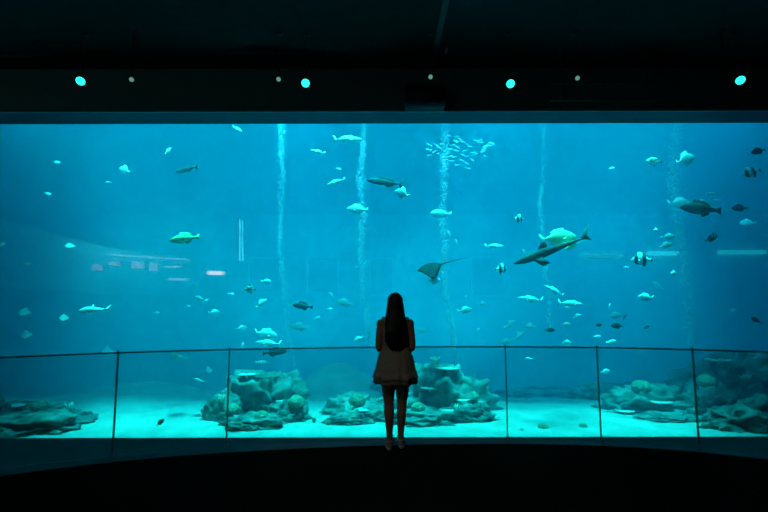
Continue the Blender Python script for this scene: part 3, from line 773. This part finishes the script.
def coral_table(x, Y, r, m='coral_pale'):
    bm = bmesh.new(); n = 22; rings = []
    for z, k in ((0, .12), (.35, .10), (.55, .35), (.66, .95), (.72, 1.0), (.70, .5), (.69, .06)):
        rings.append([(math.cos(2 * math.pi * t / n) * r * k * (1 + .18 * noise.noise(Vector((math.cos(2 * math.pi * t / n), math.sin(2 * math.pi * t / n), x))) * (1 if k > .3 else 0)),
                       math.sin(2 * math.pi * t / n) * r * k * .8, z * r * .6) for t in range(n)])
    loft(bm, rings); return link('table_coral', bm, M[m])
def coral_brain(x, Y, r, m='coral_brown'):
    bm = bmesh.new(); ell(bm, (0, 0, r * .3), (r, r * .9, r * .75), 4)
    for v in bm.verts:
        d = math.sin(12 * noise.noise(v.co / r * 1.3 + Vector((x, 0, 0))))
        v.co += v.co.normalized() * r * .05 * d
    return link('brain_coral', bm, M[m])
def coral_branch(x, Y, r, m='coral_pale'):
    rnd = random.Random(int(x * 100)); bm = bmesh.new()
    for k in range(11):
        a = rnd.uniform(0, 6.28); s = rnd.uniform(.15, .75); l = rnd.uniform(.7, 1.2) * r
        p1 = Vector((math.cos(a) * s * r * .5, math.sin(a) * s * r * .5, l * .55)); p2 = Vector((math.cos(a) * s * r, math.sin(a) * s * r, l * 1.1))
        tube(bm, [(0, 0, -.02), p1, p2], [r * .10, r * .08, r * .04], 7)
        q = p1 + Vector((rnd.uniform(-.3, .3), rnd.uniform(-.3, .3), .45)) * r
        tube(bm, [p1, q], [r * .06, r * .035], 6)
    return link('branching_coral', bm, M[m])
CB = {'t': coral_table, 'b': coral_brain, 'r': coral_branch}
for kind, px, Y, rpx, m, lab in (
    ('t', 448, 13.1, 13, 'coral_pale', 'widest bright table coral on the broad reef rock right of the woman'),
    ('t', 430, 12.9, 10, 'coral_pale', 'bright table coral nearest the woman on the broad reef rock'),
    ('t', 462, 12.7, 8, 'coral_pale', 'small bright table coral at the right of the broad reef rock'),
    ('t', 446, 12.5, 8, 'coral_pale', 'low table coral in front of the broad reef rock'),
    ('b', 472, 13.0, 7, 'coral_brown', 'brown brain coral right of the table corals'),
    ('b', 418, 12.3, 7, 'coral_brown', 'brown brain coral beside the calf of the woman'),
    ('r', 455, 12.3, 7, 'coral_pale', 'pale branching coral in front of the central reef'),
    ('r', 480, 12.4, 6, 'coral_pale', 'pale branching coral at the right end of the central reef'),
    ('r', 436, 13.5, 7, 'coral_pale', 'pale branching coral on top of the broad reef rock'),
    ('t', 265, 13.2, 15, 'coral_pale', 'wide pale table coral crowning the tall left reef rock'),
    ('t', 246, 12.9, 9, 'coral_pale', 'table coral on the left flank of the tall left reef rock'),
    ('t', 283, 12.7, 8, 'coral_pale', 'table coral on the right flank of the tall left reef rock'),
    ('b', 232, 12.4, 7, 'coral_brown', 'brain coral on the low dark rock at the second post'),
    ('b', 296, 12.4, 8, 'coral_brown', 'brain coral on the rounded rock of the left reef'),
    ('b', 262, 11.9, 7, 'coral_brown', 'brain coral on the lowest rock of the left reef'),
    ('r', 276, 13.4, 8, 'coral_pale', 'pale branching coral behind the crowning table coral'),
    ('r', 222, 12.4, 6, 'coral_pale', 'pale branching coral at the left foot of the left reef'),
    ('r', 314, 12.2, 5, 'coral_brown', 'brown branching coral on open sand between left and central reef'),
    ('r', 348, 12.6, 8, 'coral_pale', 'pale branching coral on the rock left of the woman'),
    ('b', 357, 12.9, 8, 'coral_brown', 'brain coral on the rock left of the woman'),
    ('t', 362, 12.5, 9, 'coral_pale', 'table coral close to the left leg of the woman'),
    ('r', 328, 12.0, 5, 'coral_brown', 'small brown branching coral left of the central reef'),
    ('b', 642, 13.6, 9, 'coral_brown', 'brain coral on the wide low mound at the right'),
    ('t', 660, 13.2, 11, 'coral_pale', 'table coral on the wide low mound at the right'),
    ('t', 624, 13.2, 9, 'coral_pale', 'table coral at the left end of the wide low mound'),
    ('b', 582, 11.9, 4, 'coral_brown', 'small brown coral lump on sand left of the right posts'),
    ('b', 542, 11.8, 5, 'coral_brown', 'small brown coral lump on the bright sand near the fifth post'),
    ('b', 521, 11.6, 2.5, 'coral_brown', 'tiny coral lump on the bright sand right beside the fifth post'),
    ('b', 708, 13.3, 9, 'coral_brown', 'brain coral on the flank of the large right slope'),
    ('t', 722, 14.2, 13, 'coral_pale', 'table coral on the crest of the large right slope'),
    ('r', 745, 14.0, 10, 'coral_pale', 'branching coral on the large right slope'),
    ('r', 690, 13.0, 7, 'coral_pale', 'branching coral beside the last post'),
    ('b', 40, 12.9, 8, 'coral_brown', 'brain coral on the long rock in the left corner'),
    ('t', 15, 12.9, 10, 'coral_pale', 'table coral on the long rock in the left corner'),
    ('r', 70, 12.5, 7, 'coral_pale', 'branching coral just left of the first post')):
    p = at(px, 400, Y); g = ground(p.x, Y)
    o = CB[kind](p.x, Y, rpx / F * Y, m); o.location = (p.x, Y, g - .03)
    tag(o, lab, 'coral')
# viewing windows in the far wall and ledge lights
def far_window(x0, x1, y0, y1, lab, m):
    a = at(x0, y0, TB); b = at(x1, y1, TB); cx = (a.x + b.x) / 2; cz = (a.z + b.z) / 2
    e = tag(empty('viewing_window', (cx, TB, cz)), lab, 'window', 'viewing windows in the far tank wall')
    hw = (b.x - a.x) / 2; hh = (a.z - b.z) / 2; t = .09
    bm = bmesh.new()
    box(bm, -hw, hw, -.14, 0, hh - t, hh); box(bm, -hw, hw, -.14, 0, -hh, -hh + t); box(bm, -hw, -hw + t, -.14, 0, -hh + t, hh - t); box(bm, hw - t, hw, -.14, 0, -hh + t, hh - t)
    link('frame', bm, M['winframe'], e, smooth=False)
    bm = bmesh.new(); box(bm, -hw + t, hw - t, -.03, 0, -hh + t, hh - t); link('pane', bm, m, e, smooth=False)
M['winframe'] = mat('window_surround', (.92, .93, .92), (.95, .95, .94), .6, 3)
M['pane'] = mat('far_pane', (.66, .69, .69), (.72, .75, .75), .5, 1)
far_window(249, 283, 257, 293, 'faint square viewing window in the far wall, the leftmost', M['pane'])
far_window(307, 339, 257, 293, 'faint square viewing window in the far wall between two left plumes', M['pane'])
far_window(369, 394, 258, 296, 'faint square viewing window in the far wall right of the second plume', M['pane'])
far_window(470, 505, 257, 297, 'faint square viewing window in the far wall right of the third plume', M['pane'])
for x0, x1, y, hpx, lab, st in ((648, 678, 254, 5, 'bright pale strip light on the far wall beside the wide plume', 1.0), (719, 765, 253, 6, 'long strip light on the far wall at the right edge', .55), (584, 623, 256, 4, 'faint strip light on the far wall right of the golden fish', .42)):
    a = at(x0, y, 24.82); b = at(x1, y, 24.82); c = (a + b) / 2
    e = tag(empty('mounted_strip_light', c), lab, 'light', 'strip lights deep in the tank')
    hw = (b.x - a.x) / 2; r = .13
    bm = bmesh.new(); tube(bm, [(-hw, 0, 0), (hw, 0, 0)], r, 12); link('tube', bm, emis('strip_glow', (.1, .9, 1), 1.5 * st), e)
    bm = bmesh.new()
    for q in (-.8, .8): box(bm, q * hw - .05, q * hw + .05, r * .5, TB - 24.82 - .005, -.05, .05)
    link('bracket', bm, M['trim'], e, smooth=False)

# ------------------------------------------------------------------ the woman
PX = at(395.5, 446, 4.66).x
per = tag(empty('person', (PX, 4.63, 0)), 'woman with long dark hair in a short pale dress standing with her back to us', 'person')
def remeshed(name, bm, m, vox, smooth=4, parent=None):
    bmesh.ops.recalc_face_normals(bm, faces=bm.faces[:])
    me = bpy.data.meshes.new(name); bm.to_mesh(me); bm.free()
    o = bpy.data.objects.new(name, me); COL.objects.link(o)
    r = o.modifiers.new('r', 'REMESH'); r.mode = 'VOXEL'; r.voxel_size = vox
    s = o.modifiers.new('s', 'SMOOTH'); s.iterations = smooth; s.factor = .5
    dg = bpy.context.evaluated_depsgraph_get(); dg.update()
    nm = bpy.data.meshes.new_from_object(o.evaluated_get(dg))
    o.modifiers.clear(); o.data = nm; nm.name = name; nm.materials.clear(); nm.materials.append(m)
    for p in nm.polygons: p.use_smooth = True
    if parent is not None: o.parent = parent
    return o
def ering(c, rx, ry, n=28, wob=0, ph=0, k=9):
    return [(c[0] + math.cos(t) * rx * (1 + wob * math.sin(k * t + ph)), c[1] + math.sin(t) * ry * (1 + wob * math.sin(k * t + ph)), c[2]) for t in (2 * math.pi * i / n for i in range(n))]
bm = bmesh.new()
# torso and pelvis
loft(bm, [ering((0, 0, .74), .10, .08), ering((0, -.005, .80), .158, .108), ering((0, -.015, .86), .166, .118), ering((0, -.005, .93), .150, .105), ering((0, .005, 1.02), .118, .088), ering((0, .008, 1.10), .120, .090),
          ering((0, .010, 1.18), .136, .100), ering((0, .005, 1.25), .146, .098), ering((0, -.005, 1.31), .150, .082), ering((0, -.01, 1.345), .110, .062), ering((0, -.01, 1.37), .055, .05)])
for s in (1, -1):
    ell(bm, (s * .062, .085, 1.19), (.055, .048, .052), 3)           # bust
    ell(bm, (s * .075, -.070, .865), (.080, .070, .085), 3)          # seat
capsule(bm, (0, -.008, 1.34), .052, (0, .006, 1.44), .046)            # neck
# head, turned slightly upward to the tank
ell(bm, (0, .006, 1.545), (.070, .086, .088), 4)
ell(bm, (0, .030, 1.495), (.054, .062, .062), 4)
capsule(bm, (0, .070, 1.452), .020, (0, .058, 1.462), .030)           # chin
capsule(bm, (0, .094, 1.535), .008, (0, .105, 1.508), .0125)           # nose
for s in (1, -1):
    ell(bm, (s * .030, .074, 1.505), (.020, .018, .020), 3)          # cheek
    ell(bm, (s * .027, .082, 1.556), (.022, .012, .008), 3)          # brow
    ell(bm, (s * .071, .0, 1.522), (.009, .019, .030), 3)            # ear
for z, rr in ((1.481, .0075), (1.472, .0085)): capsule(bm, (-.014, .088, z), rr, (.014, .088, z), rr)
# arms: elbows out, forearms forward, hands together at the waist
HANDS = []
for s in (1, -1):
    sh = (s * .154, -.008, 1.300); el = (s * .184, -.028, 1.05); wr = (s * .072, .135, .985)
    ell(bm, sh, (.052, .050, .050), 3)
    capsule(bm, sh, .046, (s * .174, -.020, 1.16), .041); capsule(bm, (s * .174, -.020, 1.16), .041, el, .034)
    capsule(bm, el, .034, (s * .168, .040, 1.022), .037); capsule(bm, (s * .168, .040, 1.022), .037, wr, .024)
    W = Vector(wr); d = (W - Vector((s * .168, .040, 1.022))).normalized(); side = Vector((0, 0, 1)); nrm = d.cross(side).normalized()
    palm = W + d * .045
    capsule(bm, W, .023, palm, .026); capsule(bm, W + d * .02 + side * .014, .018, palm + d * .02 + side * .020, .017); capsule(bm, W + d * .02 - side * .014, .017, palm + d * .015 - side * .020, .015)
    inward = Vector((-s, 0, 0))
    for k, (off, ln) in enumerate(((.028, .068), (.010, .076), (-.009, .070), (-.027, .056))):
        a0 = palm + d * .012 + side * off
        a1 = a0 + (d * .8 + inward * .5).normalized() * ln * .42
        a2 = a1 + (d * .35 + inward * .9 + Vector((0, -.1, -.1))).normalized() * ln * .32
        a3 = a2 + (inward * .7 + Vector((0, -.6, 0))).normalized() * ln * .26
        yo = Vector((0, .012 * s, 0))
        for p, q, r1, r2 in ((a0, a1, .0092, .0085), (a1, a2, .0085, .0078), (a2, a3, .0078, .0068)): capsule(bm, p + yo, r1, q + yo, r2, 10)
    t0 = W + d * .022 + side * .022; t1 = t0 + (d * .5 + side * .75).normalized() * .032; t2 = t1 + (d * .8 + inward * .3).normalized() * .026
    capsule(bm, t0, .012, t1, .0100, 10); capsule(bm, t1, .0100, t2, .0085, 10)
# legs
for s, fx, fy in ((-1, -.066, -.02), (1, .052, .025)):
    hip = Vector((s * .084, 0, .80)); kn = Vector((fx * .5 + s * .040, .012 + fy * .5, .455)); an = Vector((fx, fy, .085))
    hip2 = hip.lerp(kn, .45)
    capsule(bm, hip, .092, hip2, .076, 18); capsule(bm, hip2, .076, kn, .053, 18)
    calf = kn.lerp(an, .30) + Vector((0, -.018, 0))
    capsule(bm, kn, .052, calf, .054, 16); capsule(bm, calf, .054, an.lerp(kn, .25), .036, 16); capsule(bm, an.lerp(kn, .25), .036, an, .033, 16)
    capsule(bm, an, .034, an + Vector((0, -.022, -.050)), .030)        # heel
    capsule(bm, an + Vector((0, -.01, -.045)), .034, an + Vector((s * .010, .120, -.062)), .030)
    for k in range(5):
        o_ = an + Vector((s * (-.022 + .014 * k) + s * .010, .135, -.066)); capsule(bm, o_, .011, o_ + Vector((0, .034 - .005 * k, -.003)), .0095 if k else .012, 8)
body = remeshed('body', bm, M['skin'], .0065, 3, per)
for s in (1, -1):
    bm = bmesh.new(); ell(bm, (s * .028, .0835, 1.540), (.012, .008, .0075), 3); e_ = link('eye', bm, M['eyew'], per)
    bm = bmesh.new(); ell(bm, (s * .028, .0905, 1.540), (.0052, .0022, .0052), 2); link('iris', bm, M['eyed'], e_)
bm = bmesh.new(); capsule(bm, (-.013, .0945, 1.4765), .0042, (.013, .0945, 1.4765), .0042); link('lips', bm, M['lip'], per)
# hair: cap over the skull, falling down the back
bm = bmesh.new()
ell(bm, (0, -.012, 1.553), (.080, .092, .087), 4)
loft(bm, [ering((0, -.045, 1.58), .060, .050), ering((0, -.050, 1.52), .083, .055), ering((0, -.055, 1.44), .086, .052), ering((0, -.068, 1.36), .100, .048), ering((.004, -.088, 1.28), .112, .042),
          ering((.006, -.102, 1.20), .116, .040), ering((.006, -.104, 1.12), .108, .038), ering((.006, -.098, 1.06), .082, .032), ering((.004, -.094, 1.03), .050, .024), ering((.004, -.092, 1.00), .02, .012)])
for s in (1, -1):
    loft(bm, [ering((s * .060, .020, 1.59), .022, .045), ering((s * .074, .006, 1.53), .015, .045), ering((s * .078, -.012, 1.46), .018, .040), ering((s * .082, -.035, 1.38), .026, .036), ering((s * .090, -.070, 1.29), .028, .026), ering((s * .09, -.09, 1.2), .02, .02)])
rnd = random.Random(3)
for k in range(46):
    a = -1 + 2 * k / 45; x0 = a * .078; wv = rnd.uniform(-.012, .012); zb = 1.0 + rnd.uniform(0, .05) + .05 * a * a
    yb = -.098 - .030 * (1 - a * a)
    tube(bm, [(x0 * .8, -.078 - .02 * (1 - a * a), 1.55), (x0 * 1.02, -.088 - .018 * (1 - a * a), 1.45), (a * .098 + wv, yb - .002, 1.33), (a * .112 - wv, yb - .018, 1.22), (a * .104 + wv, yb - .018, 1.12), (a * .082 + .004, yb, zb)], [.009, .010, .010, .009, .008, .003], 7)
hair = remeshed('hair', bm, M['hair'], .0055, 1, per)
# short hair strands stay off the face
# dress: fitted top
bm = bmesh.new()
loft(bm, [ering((0, .002, .985), .150, .110), ering((0, .006, 1.04), .150, .106), ering((0, .008, 1.10), .150, .106), ering((0, .010, 1.18), .152, .114), ering((0, .006, 1.25), .156, .108), ering((0, -.004, 1.305), .150, .090), ering((0, -.008, 1.335), .115, .072)])
for s in (1, -1): ell(bm, (s * .062, .090, 1.19), (.061, .052, .058), 3)
top = remeshed('dress_top', bm, M['top'], .008, 2, per)
for s in (1, -1):
    bm = bmesh.new(); tube(bm, [(s * .118, .050, 1.325), (s * .125, .0, 1.352), (s * .122, -.055, 1.330)], [.022, .024, .022], 10); link('shoulder_strap', bm, M['top'], per)
# skirt: flared, ruffled hem
def skirt_rings(tab, wob):
    out = []
    for z, rx, ry, wv in tab:
        out.append([( math.cos(t) * rx * (1 + wv * math.sin(11 * t) + wv * .6 * math.sin(17 * t + 1)), math.sin(t) * ry * (1 + wv * math.sin(11 * t) + wv * .6 * math.sin(17 * t + 1)), z + (.010 * math.sin(7 * t) if wv > .02 else 0)) for t in (2 * math.pi * i / 120 for i in range(120))])
    return out
bm = bmesh.new()
loft(bm, skirt_rings([(1.035, .150, .108, 0), (.99, .172, .122, .006), (.93, .192, .142, .012), (.86, .206, .160, .018), (.79, .216, .172, .024), (.72, .226, .184, .030), (.668, .234, .192, .044),
                      (.671, .226, .184, .044), (.72, .218, .176, .030), (.79, .208, .164, .022), (.88, .19, .148, .014), (.95, .170, .125, .008)], 0))
sk = link('skirt', bm, M['dress'], per)
bm = bmesh.new(); loft(bm, skirt_rings([(.790, .220, .176, .024), (.75, .230, .186, .034), (.720, .238, .194, .046), (.722, .232, .188, .046), (.77, .220, .176, .03)], 0)); link('ruffle', bm, M['dress'], sk)
bm = bmesh.new(); loft(bm, [ering((0, .004, 1.015), .156, .112, 40), ering((0, .004, 1.035), .158, .114, 40), ering((0, .004, 1.055), .153, .110, 40)]); link('waistband', bm, M['top'], sk)
# shoes: flat sandals
for s, fx, fy in ((-1, -.066, -.02), (1, .052, .025)):
    sh = []
    bm = bmesh.new(); out = []
    for z in (.002, .020):
        out.append([(fx + s * .006 + math.cos(t) * (.040 if math.sin(t) > 0 else .033), fy + .052 + math.sin(t) * .125, z) for t in (2 * math.pi * i / 28 for i in range(28))])
    loft(bm, out); so = link('sandal', bm, M['shoe'], per)
    bm = bmesh.new(); tube(bm, [(fx - .036 + s * .008, fy + .10, .022), (fx - .026 + s * .008, fy + .10, .050), (fx + s * .008, fy + .10, .060), (fx + .026 + s * .008, fy + .10, .050), (fx + .036 + s * .008, fy + .10, .022)], .009, 8)
    tube(bm, [(fx - .034, fy + .02, .022), (fx - .036, fy - .02, .075), (fx, fy - .052, .080), (fx + .036, fy - .02, .075), (fx + .034, fy + .02, .022)], .0065, 8); link('strap', bm, M['shoe'], so)

# ------------------------------------------------------------------ lit things at the back of the hall that mirror in the acrylic
MIR = 2 * 10.6
def mir(px, py, y):            # world point at plan depth y whose mirror image in the acrylic shows at the pixel
    v = at(px, py, MIR - y); return Vector((v.x, y, v.z))
a = mir(0, 0, -8.6)
def sign_box(px0, px1, py0, py1, y, m, name, label, cat, depth=.12):
    p = mir(px0, py0, y); q = mir(px1, py1, y); e = tag(empty(name, ((p.x + q.x) / 2, y, (p.z + q.z) / 2)), label, cat)
    hw = abs(q.x - p.x) / 2; hh = abs(p.z - q.z) / 2
    bm = bmesh.new(); box(bm, -hw, hw, -depth, 0, -hh, hh); link('case', bm, M['trim'], e, smooth=False)
    bm = bmesh.new(); box(bm, -hw * .98, hw * .98, 0, .01, -hh * .9, hh * .9); link('glowing_face', bm, m, e, smooth=False)
    return e
pink = emis('pink_screen', (.75, .65, .85), 2.6); wht = emis('cool_tube', (.45, .80, .85), 4.5); warm = emis('warm_sign', (1.0, .80, .60), 9)
cyan = emis('cyan_tube', (.1, .9, 1.0), 14.0); blue = emis('blue_tube', (.02, .20, .9), 1.0)
Y0 = HY0 + .3
p = mir(104, 253.5, Y0); q = mir(186, 258.5, Y0)
bm = bmesh.new(); tube(bm, [Vector((0, 0, 0)), q - p], .028, 8); o = link('mounted_tube_light', bm, wht); o.location = p; tag(o, 'long slanting white tube light above the reflected display screens', 'light')
for px0, px1, py0, py1, m, lab in ((91, 96, 263, 270, pink, 'small pinkish display screen, the leftmost reflected one'), (107, 114, 260, 265, pink, 'pinkish display screen second from the left in the reflection'),
        (130, 138, 260, 268, pink, 'larger pinkish display screen below the white tube light'), (148, 152, 261, 271, pink, 'dim pinkish display screen right of the larger one'),
        (162, 177, 265, 266.6, wht, 'thin white strip sign at the right of the reflected display'), (165, 184, 277.3, 279.6, pink, 'low pinkish strip sign at the right of the reflected display'),
        (205, 221, 270, 274.5, warm, 'small warm white glowing sign reflected alone left of centre'),
        (168, 196, 281.5, 284, blue, 'blue glowing strip below the low pinkish sign')):
    sign_box(px0, px1, py0, py1, Y0 + (.0 if py0 < 275 else .02), m, 'glowing_sign', lab, 'sign')
p = mir(239, 218, Y0); q = mir(239, 260, Y0)
bm = bmesh.new(); tube(bm, [Vector((0, 0, 0)), q - p], .045, 8); o = link('mounted_tube_light', bm, cyan); o.location = p; tag(o, 'upright cyan tube light reflected left of the leftmost plume', 'light')
# pale gallery fascia reflected at the left
P = [mir(-40, 208, Y0 - .16), mir(95, 244, Y0 - .16), mir(186, 258, Y0 - .16), mir(186, 296, Y0 - .16), mir(95, 293, Y0 - .16), mir(-40, 284, Y0 - .16)]
bm = bmesh.new(); f_ = [bm.verts.new(v) for v in P]; b_ = [bm.verts.new(v + Vector((0, -.15, 0))) for v in P]
bm.faces.new(f_); bm.faces.new(b_[::-1])
for i in range(6): bm.faces.new((f_[i], f_[(i + 1) % 6], b_[(i + 1) % 6], b_[i]))
structure(link('wall_gallery', bm, M['white_wall'], smooth=False))
c = sum(P, Vector()) / 6
gl = area('gallery_fill', c + Vector((1, 3.0, 2.2)), 5, .6, 330, (.05, 1, .9)); gl.rotation_euler = (c - gl.location).to_track_quat('-Z', 'Y').to_euler()  # added light without a fixture, brightens the fascia for its reflection
# warm fill added behind the camera to brighten the woman, no fixture
wl = spot('hall_back_fill', (PX - 2.2, -1.5, 6.6), (PX, 4.3, .9), 105, (1.0, .83, .68), 26, .6, .04)
